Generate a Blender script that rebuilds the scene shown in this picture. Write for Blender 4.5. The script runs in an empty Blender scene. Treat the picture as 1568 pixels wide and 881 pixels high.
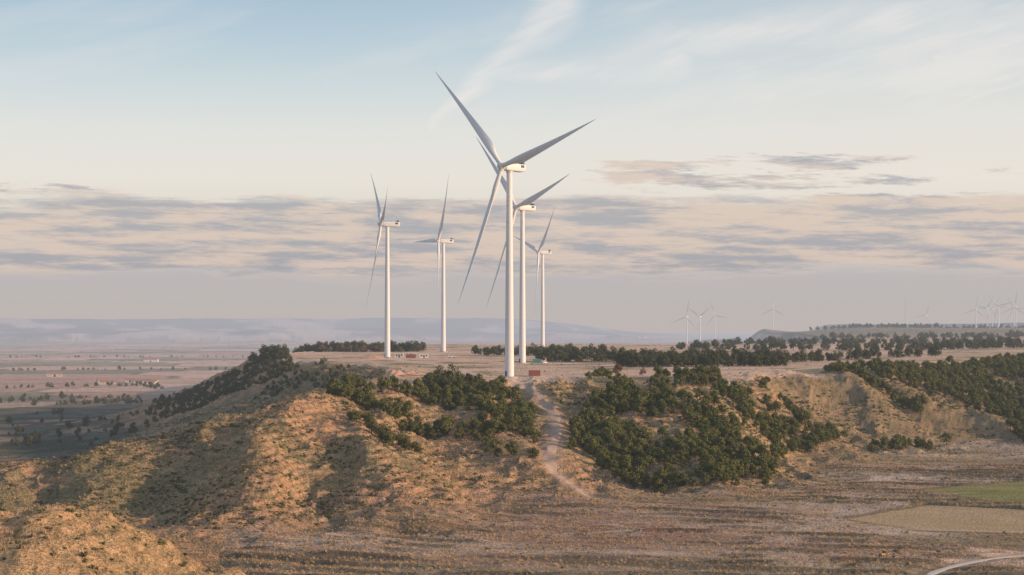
import bpy, math, random
import numpy as np
from mathutils import Vector, Matrix
rng=np.random.default_rng(7); random.seed(7)
scene=bpy.context.scene
scene.view_settings.view_transform='Standard'
scene.view_settings.look='None'
scene.view_settings.exposure=0
CAMZ=50.0
Q=2.5      # layout depth unit along the view axis (1 unit = 2.5 m of ground); x and z are metres
# ------------------------------------------------------------ noise
def _hash(ix,iy,s):
    ix=ix.astype(np.int64).astype(np.uint64); iy=iy.astype(np.int64).astype(np.uint64)
    M=np.uint64(0xffffffff)
    h=(ix*np.uint64(374761393)+iy*np.uint64(668265263)+np.uint64(s*144269+977))&M
    h=((h^(h>>np.uint64(13)))*np.uint64(1274126177))&M
    h=((h^(h>>np.uint64(15)))*np.uint64(2246822519))&M
    return ((h^(h>>np.uint64(16)))&np.uint64(0xffff)).astype(np.float64)/65535.0
def vn(x,y,s=0):
    x=np.asarray(x,float);y=np.asarray(y,float)
    xi=np.floor(x);yi=np.floor(y);fx=x-xi;fy=y-yi
    fx=fx*fx*fx*(fx*(fx*6-15)+10);fy=fy*fy*fy*(fy*(fy*6-15)+10)
    a=_hash(xi,yi,s);b=_hash(xi+1,yi,s);c=_hash(xi,yi+1,s);d=_hash(xi+1,yi+1,s)
    return (a*(1-fx)+b*fx)*(1-fy)+(c*(1-fx)+d*fx)*fy
def fbm(x,y,wl,octv=4,s=0,rough=.5):
    t=0;a=1;n=0
    for o in range(octv):
        ca,sa=math.cos(o*1.1+.3),math.sin(o*1.1+.3)
        t=t+a*vn((x*ca-y*sa)/wl+17*o,(x*sa+y*ca)/wl-9*o,s+o);n+=a;a*=rough;wl/=2.03
    return t/n
def ss(x,a,b):
    t=np.clip((x-a)/(b-a),0,1);return t*t*(3-2*t)
def segd(x,y,ax,ay,bx,by):
    dx,dy=bx-ax,by-ay
    t=np.clip(((x-ax)*dx+(y-ay)*dy)/(dx*dx+dy*dy),0,1)
    return np.hypot(x-ax-dx*t,y-ay-dy*t),t
def inpoly(x,y,P):
    r=np.zeros(np.shape(x),bool);n=len(P)
    for i in range(n):
        x1,y1=P[i];x2,y2=P[(i+1)%n]
        c=((y1>y)!=(y2>y))&(x<(x2-x1)*(y-y1)/((y2-y1) if y2!=y1 else 1e-9)+x1)
        r^=c
    return r
# ------------------------------------------------------------ terrain points from image coordinates and estimated depths (x m, y layout units, z m)
CP=np.array([
(0,60,-4),(60,60,-4),(130,80,-3),(-5,120,-2),(0,163,0),(60,163,0),(120,163,-1),(200,163,-1),(60,200,0),(120,200,0),(200,230,0),
(30,225,.3),(80,232,0),(150,250,0),(200,290,1),(260,330,1),(300,250,0),(320,330,3),(300,150,-1),
(34,250,0),(80,250,0),(106,300,0),(140,318,1),(175,330,1),(212,330,2),
(4,320,28.5),(15.5,287,16.6),(12.8,256,9.7),(17,244,2.6),(27,232,.2),
(20.5,329,30.6),(59,335,32),(102,342,31),(140,366,30),(181,390,30),(240,439,31),(314,488,33),
(50,281,15),(84,281,12.7),(96,320,24),(130,342,14),(150,350,16),(185,362,11),(229,390,14),(267,415,15),(330,430,14),
(-22,320,31.7),(-48.5,305,31),(-66,283,28.5),(-79,268,26),
(-109,439,25.5),(-156,439,10),(-149,512,32),(-165,545,32),(-180,600,33),(-231,549,6),(-194,488,3),(-353,549,-14),(-304,586,-13),(-226,403,-12),
(-120,340,5),(-100,370,12),(-72,350,22),(-88,410,24),(-95,320,14),
(-95,256,20),(-117,244,14),(-149,232,10.2),(-130,300,0),(-160,290,-4),(-200,260,-6),(-200,220,2),
(-41,274,20),(-58,250,15.5),(-36,238,8.7),(-77,238,13),(-25,213,-.5),(-43,183,0),(-47,201,2),(-84,205,1.),(-71,213,5.5),(-104,217,3),(-139,217,3),
(-7,262,8.7),(-20,287,19),(3,240,3.0),(5,225,0),
(-70,122,26),(-60,122,22.3),(-48,121,16),(-41,120,12.9),(-78,122,24.6),(-110,122,20),(-75,150,6),(-95,155,6),(-60,147,1),(-85,178,-1),(-140,180,0),
(-70,92,15),(-52,92,9),(-20,108,1),(-25,150,-1),(-110,85,10),(-20,60,-2),(-70,50,2),
(0,380,34),(60,400,34),(0,451,34),(-82,526,36),(-55,635,37),(28,735,37),(100,450,35),(200,520,35),(150,650,37),(-120,600,36),(300,650,36),(-140,700,36),(200,760,37),
(-40,345,33),(-50,400,34),(-250,700,-14),(-400,700,-15),(-400,400,-14),(-300,300,-10),(-350,200,-4),
],float)
def tps_fit(P):
    n=len(P);S=100.
    X=P[:,:2]/S
    r=np.hypot(X[:,None,0]-X[None,:,0],X[:,None,1]-X[None,:,1])
    K=np.where(r>0,r*r*np.log(r+1e-12),0)+np.eye(n)*2e-3
    Qm=np.c_[np.ones(n),X]
    A=np.zeros((n+3,n+3));A[:n,:n]=K;A[:n,n:]=Qm;A[n:,:n]=Qm.T
    b=np.zeros(n+3);b[:n]=P[:,2]
    return X,np.linalg.solve(A,b)
TX,TW=tps_fit(CP)
def tps(x,y):
    x=x/100.;y=y/100.
    z=TW[-3]+TW[-2]*x+TW[-1]*y
    for i in range(len(TX)):
        r2=(x-TX[i,0])**2+(y-TX[i,1])**2+1e-12
        z=z+TW[i]*.5*r2*np.log(r2)
    return z
def plat(x,y): return 30.9+np.clip(y-334,-60,1500)*.0092
def smin(a,b,k):
    h=np.clip(.5+.5*(b-a)/k,0,1);return b*(1-h)+a*h-k*h*(1-h)
def far(x,y):
    yR=np.interp(x,[-500,-60,0,100,200,300,400,2000],[300,290,310,310,370,450,500,900])
    yend=880+2300*ss(x,300,1100)
    fl=-15+12*ss(x,0,500)*(1-ss(y,1500,3500))
    m=ss(y-yR,-50,15)*ss(x+.12*(y-550)*(y>550),-215,-140)*(1-ss(y,yend,yend+320))
    z=fl+(plat(x,y)-fl)*m
    r=np.hypot(x,y);az=np.arctan2(x,np.maximum(y,1))
    topL=np.interp(az,[-1.2,-.55,-.4,-.25,-.1,0,.06,.12,.17,.25],[175,165,160,178,182,176,150,80,30,0])
    e=r+900*(fbm(x,y,1500,4,31)-.5)*2
    z=z+topL*(.45*ss(e,5600,6500)+.55*ss(e,6900,7700))*(.95+.10*fbm(x,y,1200,3,5))
    am=az+.02*(fbm(x,y,500,3,8)-.5)
    topR=80*ss(am,.335,.385)+14*ss(am,.28,.34)+6*ss(am,.5,.6)
    z=z+topR*ss(r+500*(fbm(x,y,600,3,9)-.5),3500,4300)*(1-ss(r,9000,11000))
    z=z+14*ss(az,.30,.42)*np.exp(-((r-2100)/380.)**2)*(.7+.6*fbm(x,y,300,3,12))
    z=z+34*np.exp(-((x-760)/170.)**2-((y-2950)/300)**2)+16*np.exp(-((x-560)/150.)**2-((y-2480)/300)**2)
    return z
GX0,GX1,GY0,GY1,GS=-420.,440.,30.,800.,2.
gx=np.arange(GX0,GX1+GS,GS);gy=np.arange(GY0,GY1+GS,GS)
GXX,GYY=np.meshgrid(gx,gy)
def base_raw(x,y):
    b=tps(x,y)
    sl=ss(-x,130,230)*ss(y,240,340)
    fl=-15*sl-1.5*(1-ss(y,80,160))
    b=-smin(-b,-fl,3.)
    pl=plat(x,y)
    b=np.where(y>255,smin(b,pl,1.3+3.5*ss(x,90,130)),b)
    wob=7*(fbm(x,y,26,2,19)-.5)
    for (ax,ay,bx,by,h,w) in [(-76,248,-69,204,7.5,8),(-46,250,-22,205,6,7.5),(-60,232,-47,203,-4.,6.5),(-30,242,-12,212,3.5,5.5),(104,326,133,309,5,7),(152,372,180,340,5,9),(184,374,238,352,6,10),(118,345,120,318,-2,7),(205,372,214,345,-2,8),(62,270,66,250,2,8),(-118,242,-106,205,3.,8),(-8,280,2,250,1.5,7),(-78,128,-74,100,-1.5,5)]:
        d,t=segd(x+wob,y,ax,ay,bx,by)
        b=b+h*np.exp(-(d/w)**2)*np.sin(np.pi*np.clip(t*.7+.15,0,1))
    f=far(x,y)
    w=ss(x,GX0+10,GX0+90)*(1-ss(x,GX1-110,GX1-20))*(1-ss(y,GY1-110,GY1-20))
    return f*(1-w)+b*w
GB=base_raw(GXX,GYY)
gyy,gxx=np.gradient(GB,GS)
GSL=np.hypot(gxx,gyy)
k=np.ones(9)/9
for _ in range(2):
    GSL=np.apply_along_axis(lambda v:np.convolve(v,k,'same'),0,GSL);GSL=np.apply_along_axis(lambda v:np.convolve(v,k,'same'),1,GSL)
def bil(G,x,y):
    u=np.clip((x-GX0)/GS,0,G.shape[1]-1.001);v=np.clip((y-GY0)/GS,0,G.shape[0]-1.001)
    i=u.astype(int);j=v.astype(int);fu=u-i;fv=v-j
    return (G[j,i]*(1-fu)+G[j,i+1]*fu)*(1-fv)+(G[j+1,i]*(1-fu)+G[j+1,i+1]*fu)*fv
def base(x,y):
    ins=(x>GX0)&(x<GX1-2)&(y>GY0)&(y<GY1-2)
    return np.where(ins,bil(GB,x,y),far(x,y))
def slopez(x,y): return np.where((x>GX0)&(x<GX1)&(y<GY1),np.clip(bil(GSL,x,y)/.33,0,1),.0)
PATH=[(-12,335),(-3,327),(5,319),(11,306),(15.5,290),(15,274),(12.5,260),(12.5,251),(18,243),(26,235)]
TRACK=[(26,235),(36,230),(60,228),(95,232),(140,245)]
TRACK2=[(20,195),(60,203),(90,200),(120,196),(150,196)]
ROAD=[(78,154),(86,163),(97,170),(113,176),(145,182)]
PTRK=[(-12,335),(-25,380),(-40,440),(-75,500),(-70,560),(-45,640),(20,720)]
PTRK2=[(-12,335),(40,350),(100,372),(170,410),(260,470)]
GREENF=[(127,251),(168,264),(230,270),(230,222),(150,222),(138,228)]
TANF=[(86,209),(118,228),(138,221),(160,212),(150,198),(126,194),(100,197)]
def polyd(x,y,P,q=Q):
    """distance in metres (layout y scaled to ground)"""
    d=np.full(np.shape(x),1e9)
    for a,b in zip(P[:-1],P[1:]): d=np.minimum(d,segd(x,y*q,a[0],a[1]*q,b[0],b[1]*q)[0])
    return d
def flatmask(x,y):
    m=np.maximum.reduce([1-ss(polyd(x,y,PATH),3,7),1-ss(polyd(x,y,ROAD),2.5,5)])
    return np.maximum(m,(inpoly(x,y,GREENF)|inpoly(x,y,TANF))*.93)
rid=lambda n:1-np.abs(2*n-1)
def terr(x,yw):
    q=(yw+.35*x+22*(fbm(x,yw,70,2,71)-.5))/13.
    return q-np.floor(q),ss(fbm(x,yw,60,2,73),.33,.55)
def Hd(x,y):
    """ground height; x in metres, y in layout units"""
    x=np.asarray(x,float);y=np.asarray(y,float);yw=y*Q
    b=base(x,y)
    sl=np.where((x>GX0)&(x<GX1)&(y<GY1),slopez(x,y),.15)
    r=np.hypot(x,y)
    farm=ss(r,900,3000)
    wx=x+26*(fbm(x,yw,60,3,41)-.5)
    g=(rid(vn(wx/27+.04*y/10,y/55,3))-.68)*3.2+(rid(vn(wx/12,y/24+x/60,4))-.68)*2.1+(rid(fbm(wx,yw*.6,9,2,6))-.7)*2.2
    b=b+g*sl*(1-farm)*(1-.35*ss(x,95,125))
    f=flatmask(x,y)
    a=(.22+.78*sl)*(1-.93*f)*(1-farm)
    b=b+a*((fbm(x,yw,12,2,51)-.5)*2.0+(fbm(x,yw,3.4,2,53)-.5)*1.2)
    st=np.sin(b*4.0+3*fbm(x,yw,40,2,61))
    b=b+.16*st*sl*(1-f)
    vf=(1-ss(b,3,7))*(x>-60)*(1-sl)*(1-f)*(1-farm)
    fr,tm=terr(x,yw)
    b=b+vf*1.2*(ss(fr,.0,.2)-fr)*tm
    b=b+farm*(rid(fbm(x,y,700,4,81))-.5)*26*(b>0)*ss(r,3500,5000)
    return b
def H(x,yw): return Hd(x,np.asarray(yw,float)/Q)
# ------------------------------------------------------------ node helpers
HAZE_PAINT=(0.45,0.45,0.50,1)  # glow colour of the haze painted into all materials
def new_mat(name):
    m=bpy.data.materials.new(name);m.use_nodes=True
    nt=m.node_tree;nt.nodes.clear();return m,nt
def nd(nt,t,**kw):
    n=nt.nodes.new(t)
    for a,b in kw.items(): setattr(n,a,b)
    return n
def mth(nt,op,a,b=None,c=None,clamp=False):
    n=nd(nt,'ShaderNodeMath',operation=op);n.use_clamp=clamp
    for i,v in enumerate((a,b,c)):
        if v is None: continue
        if isinstance(v,(int,float)): n.inputs[i].default_value=v
        else: nt.links.new(v,n.inputs[i])
    return n.outputs[0]
def vmth(nt,op,a,b=None,s=None):
    n=nd(nt,'ShaderNodeVectorMath',operation=op)
    for i,v in enumerate((a,b)):
        if v is None: continue
        if isinstance(v,tuple): n.inputs[i].default_value=v
        else: nt.links.new(v,n.inputs[i])
    if s is not None: 
        if isinstance(s,(int,float)): n.inputs['Scale'].default_value=s
        else: nt.links.new(s,n.inputs['Scale'])
    return n.outputs['Value'] if op in('LENGTH','DOT_PRODUCT','DISTANCE') else n.outputs[0]
def mixc(nt,f,a,b,mode='MIX'):
    n=nd(nt,'ShaderNodeMix',data_type='RGBA',blend_type=mode)
    for s,v in ((n.inputs[0],f),(n.inputs[6],a),(n.inputs[7],b)):
        if isinstance(v,(int,float)): s.default_value=v
        elif isinstance(v,tuple): s.default_value=v if len(v)==4 else v+(1,)
        else: nt.links.new(v,s)
    return n.outputs[2]
def sstep(nt,v,a,b,lo=0.,hi=1.):
    n=nd(nt,'ShaderNodeMapRange',interpolation_type='SMOOTHSTEP')
    nt.links.new(v,n.inputs[0]);n.inputs[1].default_value=a;n.inputs[2].default_value=b;n.inputs[3].default_value=lo;n.inputs[4].default_value=hi
    return n.outputs[0]
def noise(nt,vec,scale,detail=4,rough=.5,w=None):
    n=nd(nt,'ShaderNodeTexNoise');n.inputs['Scale'].default_value=scale;n.inputs['Detail'].default_value=detail;n.inputs['Roughness'].default_value=rough
    if vec is not None: nt.links.new(vec,n.inputs['Vector'])
    return n.outputs[0]
def paint_haze(nt,shader):
    """paints aerial haze into the surface as emission, growing with world distance"""
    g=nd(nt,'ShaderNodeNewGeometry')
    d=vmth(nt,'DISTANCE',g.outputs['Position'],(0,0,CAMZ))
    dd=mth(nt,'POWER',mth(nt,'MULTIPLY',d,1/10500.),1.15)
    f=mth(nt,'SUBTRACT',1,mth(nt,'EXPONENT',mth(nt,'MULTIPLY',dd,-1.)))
    em=nd(nt,'ShaderNodeEmission');em.inputs[0].default_value=HAZE_PAINT
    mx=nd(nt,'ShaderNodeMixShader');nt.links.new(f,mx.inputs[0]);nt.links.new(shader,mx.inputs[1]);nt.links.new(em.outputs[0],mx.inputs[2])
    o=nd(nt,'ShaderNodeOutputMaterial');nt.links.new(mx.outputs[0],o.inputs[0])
def principled(nt,col,rough=.8,normal=None,spec=.3):
    if rough>.85:
        p=nd(nt,'ShaderNodeBsdfDiffuse')
        if isinstance(col,tuple): p.inputs[0].default_value=col if len(col)==4 else col+(1,)
        else: nt.links.new(col,p.inputs[0])
        if normal is not None: nt.links.new(normal,p.inputs['Normal'])
        return p.outputs[0]
    p=nd(nt,'ShaderNodeBsdfPrincipled')
    if isinstance(col,tuple): p.inputs['Base Color'].default_value=col if len(col)==4 else col+(1,)
    else: nt.links.new(col,p.inputs['Base Color'])
    p.inputs['Roughness'].default_value=rough
    p.inputs['Specular IOR Level'].default_value=spec
    if normal is not None: nt.links.new(normal,p.inputs['Normal'])
    return p.outputs[0]
def bump(nt,h,strength,dist):
    b=nd(nt,'ShaderNodeBump');b.inputs['Strength'].default_value=strength;b.inputs['Distance'].default_value=dist
    nt.links.new(h,b.inputs['Height']);return b.outputs[0]
def simple_mat(name,col,rough=.6,var=.12,scale=1.5,spec=.3):
    m,nt=new_mat(name)
    g=nd(nt,'ShaderNodeNewGeometry')
    n=noise(nt,g.outputs['Position'],scale,4,.6)
    c=mixc(nt,n,tuple(v*(1-var) for v in col),tuple(min(1,v*(1+var)) for v in col))
    paint_haze(nt,principled(nt,c,rough,None,spec));return m
# ------------------------------------------------------------ ground sheet
tt=np.concatenate([np.linspace(-3,-.70,40,endpoint=False),np.linspace(-.70,.70,1150),np.linspace(.70,3,41)[1:]])
rr=np.concatenate([np.linspace(20,108,45,endpoint=False),np.arange(108,340,.5),np.arange(340,700,1.8),np.arange(700,1500,9),1500*np.power(24000/1500.,np.linspace(0,1,150))])
TT,R=np.meshgrid(tt,rr)
X=(R*TT).ravel();Y=R.ravel();YW=Y*Q
Z=Hd(X,Y)
nA,nR=len(tt),len(rr)
def grid_mesh(name,V,nu,nv,smooth=True):
    me=bpy.data.meshes.new(name)
    nq=(nu-1)*(nv-1)
    j,i=np.meshgrid(np.arange(nv-1),np.arange(nu-1),indexing='ij')
    a=(j*nu+i).ravel()
    q=np.stack([a,a+1,a+nu+1,a+nu],1)
    me.vertices.add(len(V));me.vertices.foreach_set('co',V.astype(np.float32).ravel())
    me.loops.add(nq*4);me.loops.foreach_set('vertex_index',q.astype(np.int32).ravel())
    me.polygons.add(nq);me.polygons.foreach_set('loop_start',np.arange(0,nq*4,4,dtype=np.int32))
    me.update(calc_edges=True)
    me.polygons.foreach_set('use_smooth',np.full(nq,smooth))
    return me
me=grid_mesh('ground',np.c_[X,YW,Z],nA,nR)
# ---- ground colours (albedo) by zone: land use, slope side, shade painted into near plain
def C(*c): return np.array(c,float)
def mx(a,b,f): return a*(1-f[:,None])+b*f[:,None]
sl=slopez(X,Y)
hb=base(X,Y);pl=plat(X,Y)
n1=fbm(X,YW,55,4,101);n2=fbm(X,YW,13,4,103);n3=fbm(X,YW,3.2,3,105,.65);n4=fbm(X,YW,1.3,2,107)
soil=C(.52,.315,.20);dry=C(.46,.34,.19);scrub=C(.175,.165,.09);dark=C(.07,.075,.045);pale=C(.66,.46,.32);red=C(.56,.29,.16)
col=np.tile(soil,(len(X),1))
col=mx(col,dry,ss(n1+.0014*(X+25),.42,.62)*.7)
col=mx(col,red,ss(n2,.50,.66)*.55)
st=np.sin(Z*4.0+3*fbm(X,YW,40,2,61)+n3*2)
col=mx(col,pale,ss(st,.3,1)*sl*.5*ss(n2,.38,.62))
col=mx(col,scrub,ss(-st,.2,1)*sl*.5)
cov=ss(n3*.6+n2*.4+.12*(n1-.5),.46,.60)
mound=(Y<165)&(X<-30)
col=mx(col,C(.54,.35,.20),mound*.6)
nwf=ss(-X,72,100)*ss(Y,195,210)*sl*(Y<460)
col=mx(col,C(.19,.19,.12),nwf*.6*ss(n2,.3,.5))  # left flank of the front hill set to a darker green-grey
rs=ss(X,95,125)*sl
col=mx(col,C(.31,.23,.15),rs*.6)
col=mx(col,scrub,cov*.56*(1-.3*mound))
col=mx(col,dark,ss(n4*.55+n3*.45,.58,.70)*.52)
pm=(1-ss(pl-hb,.5,2.2))*(Y>270)*(X<2500)
pc=np.tile(C(.66,.48,.375),(len(X),1))
pc=mx(pc,C(.52,.40,.28),ss(fbm(X,YW,70,3,111),.45,.65)*.8)
pc=mx(pc,C(.22,.21,.13),ss(fbm(X,YW,42,4,113),.56,.66)*.75)
pc=mx(pc,C(.72,.55,.44),ss(fbm(X,YW,30,3,115),.6,.7)*.6)
pc=mx(pc,C(.20,.195,.14),ss(Y,1000,1600)*.75)
col=mx(col,pc,pm)
vf=(1-ss(hb,2,6))*(1-sl*.8)*(X>-60-.3*(Y-160))*(Y<520)*ss(hb,-9,-4)
vc=np.tile(C(.42,.295,.23),(len(X),1))
xr=X*.94-YW*.33; yr=YW*.94+X*.33
s1=fbm(xr*.25,yr,10,4,121);s2=fbm(xr*.3,yr,30,3,123)
vc=mx(vc,C(.60,.47,.395),ss(s1,.54,.66)*.8)
vc=mx(vc,C(.155,.12,.095),ss(1-s1,.52,.64)*.8)
vc=mx(vc,C(.25,.22,.14),ss(s2,.5,.65)*.6)
vc=mx(vc,C(.66,.55,.485),ss(fbm(xr*.3,yr,45,3,125),.54,.66)*.8*ss(X,45,105))
vc=mx(vc,C(.28,.14,.105),np.exp(-(((X-25)/26)**2+((Y-198)/12)**2))*.9*ss(n3,.3,.6))
fr,tm=terr(X,YW)
vc=mx(vc,C(.12,.10,.07),(1-ss(np.abs(fr-.12),.05,.13))*tm*.7*ss(n2,.35,.5))
vc=mx(vc,dark,cov*.30)
col=mx(col,vc,vf)
lp=(1-ss(hb,-9,-3))*1.0
lp=np.maximum(lp,ss(Y,900,1100)*(1-pm))
def vor(x,y,s):
    xi=np.floor(x);yi=np.floor(y);bd=np.full(x.shape,1e9);bi=np.zeros(x.shape);b2=np.full(x.shape,1e9)
    for dx in(-1,0,1):
        for dy in(-1,0,1):
            cx=xi+dx;cy=yi+dy;px=cx+.15+.7*_hash(cx,cy,s);py=cy+.15+.7*_hash(cx,cy,s+1)
            d=np.abs(x-px)*.9+np.abs(y-py);m=d<bd
            b2=np.where(m,bd,np.minimum(b2,d));bi=np.where(m,_hash(cx,cy,s+2),bi);bd=np.where(m,d,bd)
    return bi,b2-bd
wx=X+30*(fbm(X,Y,120,2,131)-.5);wy=Y+30*(fbm(X,Y,120,2,132)-.5)
v1,e1=vor((wx*.95+wy*.2)/260,(wy-wx*.1)/130,140)
nearf=1-ss(Y,640,900)
pal=np.array([(.60,.41,.35),(.54,.39,.31),(.32,.29,.22),(.64,.46,.39),(.27,.25,.19),(.50,.34,.28),(.58,.43,.35),(.46,.35,.28)])
fc=pal[np.clip((v1*8).astype(int),0,7)]
fc=fc*(.85+.3*fbm(X,YW,40,3,141))[:,None]
fc=mx(fc,C(.13,.135,.10),(1-ss(e1,.02,.08))*.6)
scrub_shade=np.tile(C(.145,.145,.115),(len(X),1));scrub_shade=mx(scrub_shade,C(.38,.265,.20),ss(fbm(X,YW,95,4,143),.54,.62)*.85);scrub_shade=mx(scrub_shade,C(.065,.078,.06),ss(fbm(X,YW,26,4,145),.48,.58)*.75)  # near plain: dark scrub and brown plots, with valley shade painted into the tone
fc=mx(fc,scrub_shade,np.maximum(nearf*(v1<.85),1-ss(Y,500,620)))
col=mx(col,fc,lp)
fh=ss(np.hypot(X,Y),3000,3600)*ss(Z,0,25)
fcol=mx(np.tile(C(.15,.15,.13),(len(X),1)),C(.62,.52,.44),ss(fbm(X,Y,420,4,151),.48,.62)*(X<1000))
col=mx(col,fcol,fh)
gf=inpoly(X,Y,GREENF).astype(float);col=mx(col,C(.29,.30,.11),gf*(.6+.4*n2))
tf=inpoly(X,Y,TANF).astype(float);col=mx(col,C(.54,.40,.23),tf*(.55+.45*n2))
plough=.5+.5*np.sin((YW*.9+X*.45)*1.5+2*n2)
col=mx(col,C(.28,.22,.13),np.maximum(tf,gf*.6)*plough*.28)
fe=np.minimum(polyd(X,Y,GREENF+[GREENF[0]]),polyd(X,Y,TANF+[TANF[0]]))
col=mx(col,C(.20,.155,.10),(1-ss(fe+2*(n3-.5),.8,2.8))*.75)
for P,w,cc,o in ((PATH,3.4,C(.44,.315,.245),.75),(TRACK,2.0,C(.54,.42,.35),.4),(TRACK2,2.0,C(.60,.48,.40),.6),(PTRK,4,C(.74,.58,.47),.8),(PTRK2,4,C(.74,.58,.47),.7)):
    d=polyd(X,Y,P);col=mx(col,cc,(1-ss(d+2.4*(n3-.5),w*.7,w*1.3))*o)
for (px,py) in ((-1,334),(6,451),(-82,526),(-55,635),(28,735)):
    d=np.hypot((X-px-8)/26,(Y-py+2)/13);col=mx(col,C(.72,.55,.45),(1-ss(d+.4*(n2-.5),.6,1.05))*.75)
col*=(.82+.38*n3)[:,None]
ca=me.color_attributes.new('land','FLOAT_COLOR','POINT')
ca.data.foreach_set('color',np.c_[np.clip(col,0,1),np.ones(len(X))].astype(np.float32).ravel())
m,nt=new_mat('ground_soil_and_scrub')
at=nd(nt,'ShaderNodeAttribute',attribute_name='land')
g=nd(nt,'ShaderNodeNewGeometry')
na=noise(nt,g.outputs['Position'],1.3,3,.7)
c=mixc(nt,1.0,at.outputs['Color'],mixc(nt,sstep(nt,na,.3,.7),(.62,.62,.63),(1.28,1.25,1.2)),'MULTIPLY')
paint_haze(nt,principled(nt,c,.95,bump(nt,na,1.0,1.1),.1))
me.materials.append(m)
ground=bpy.data.objects.new('ground',me);scene.collection.objects.link(ground)

def add_obj(name,me,parent=None,mats=()):
    for q in mats: me.materials.append(q)
    o=bpy.data.objects.new(name,me);scene.collection.objects.link(o)
    if parent: o.parent=parent
    return o
def catmull(P,n=14):
    P=[np.array(p,float) for p in P];P=[2*P[0]-P[1]]+P+[2*P[-1]-P[-2]];o=[]
    for i in range(1,len(P)-2):
        for t in np.linspace(0,1,n,endpoint=False):
            a,b,c,d=P[i-1:i+3];o.append(.5*((2*b)+(-a+c)*t+(2*a-5*b+4*c-d)*t*t+(-a+3*b-3*c+d)*t**3))
    o.append(P[-2]);return np.array(o)
def ribbon(name,P,w,mat,off=.08,nc=9,taper=True):
    L=catmull([(a,b*Q) for a,b in P],24);T=np.gradient(L,axis=0);T/=np.linalg.norm(T,axis=1)[:,None];N=np.c_[T[:,1],-T[:,0]]
    s_=np.linspace(0,1,len(L))
    u=np.linspace(-1,1,nc);ww=w*(.7+.6*vn(np.arange(len(L))/5.,np.zeros(len(L)),5))*(1-.6*ss(s_,.75,1) if taper else 1)
    PX=L[:,None,0]+N[:,None,0]*u[None]*ww[:,None];PY=L[:,None,1]+N[:,None,1]*u[None]*ww[:,None]
    PZ=H(PX.ravel(),PY.ravel())+off-.1*np.tile(np.abs(u)**4,len(L))*2
    me=grid_mesh(name,np.c_[PX.ravel(),PY.ravel(),PZ],nc,len(L))
    return add_obj(name,me,None,[mat])
mp=simple_mat('packed_dirt',(.42,.30,.235),.95,.36,.5,.1)
mr=simple_mat('pale_gravel',(.58,.50,.45),.95,.2,1.5,.1)
ribbon('dirt_path',PATH,2.3,mp)
ribbon('gravel_road',ROAD,1.1,mr,taper=False)

# ------------------------------------------------------------ vegetation
def tri_mesh(name,V,F,midx,mats):
    me=bpy.data.meshes.new(name);me.from_pydata(V.tolist() if hasattr(V,'tolist') else V,[],F)
    for q in mats: me.materials.append(q)
    me.polygons.foreach_set('material_index',np.array(midx,np.int32));me.update();return me
def foliage_mat(name,c1,c2,c3):
    m,nt=new_mat(name)
    oi=nd(nt,'ShaderNodeObjectInfo');g=nd(nt,'ShaderNodeNewGeometry')
    n=noise(nt,g.outputs['Position'],.8,1,.6)
    c=mixc(nt,oi.outputs['Random'],c1,c2)
    c=mixc(nt,sstep(nt,n,.4,.7),c,c3)
    d=nd(nt,'ShaderNodeBsdfDiffuse');nt.links.new(c,d.inputs[0])
    paint_haze(nt,d.outputs[0]);return m
mf=foliage_mat('pine_needles',(.072,.092,.034),(.125,.132,.046),(.17,.165,.055))
mfd=foliage_mat('dark_pine_needles',(.048,.064,.032),(.076,.088,.038),(.105,.105,.044))
mfb=foliage_mat('rusty_foliage',(.18,.105,.06),(.13,.095,.05),(.24,.16,.10))
mbark=simple_mat('bark',(.10,.07,.05),.9,.3,3,.1)
mshr=foliage_mat('shrub_leaves',(.11,.11,.06),(.19,.16,.09),(.14,.14,.07))
mdry=foliage_mat('dry_grass_blades',(.50,.36,.21),(.40,.29,.17),(.56,.42,.26))
def cone(V,F,p0,p1,r0,r1,n=6):
    p0=np.array(p0,float);p1=np.array(p1,float);d=p1-p0;d/=np.linalg.norm(d)
    a=np.cross(d,[0,0,1]) if abs(d[2])<.9 else np.cross(d,[1,0,0]);a/=np.linalg.norm(a);b=np.cross(d,a)
    s=len(V)
    for p,r in((p0,r0),(p1,r1)):
        for i in range(n):
            t=2*math.pi*i/n;V.append(list(p+r*(a*math.cos(t)+b*math.sin(t))))
    for i in range(n):
        j=(i+1)%n;F.append((s+i,s+j,s+n+j,s+n+i))
def leaves(V,F,c,rad,n,size,rg):
    d=rg.normal(size=(n,3));d/=np.linalg.norm(d,axis=1)[:,None]
    rr_=rg.uniform(.6,1.05,n)[:,None]
    p=np.array(c)+d*rr_*np.array(rad)
    nn=d+rg.normal(size=(n,3))*.35;nn/=np.linalg.norm(nn,axis=1)[:,None]
    t=np.cross(nn,rg.normal(size=(n,3)));t/=np.linalg.norm(t,axis=1)[:,None];b=np.cross(nn,t)
    s=size*rg.uniform(.6,1.4,n)[:,None]
    for i in range(n):
        k0=len(V)
        V.append(list(p[i]+t[i]*s[i]));V.append(list(p[i]-t[i]*s[i]*.6+b[i]*s[i]*.8));V.append(list(p[i]-t[i]*s[i]*.6-b[i]*s[i]*.8))
        F.append((k0,k0+1,k0+2))
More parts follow.
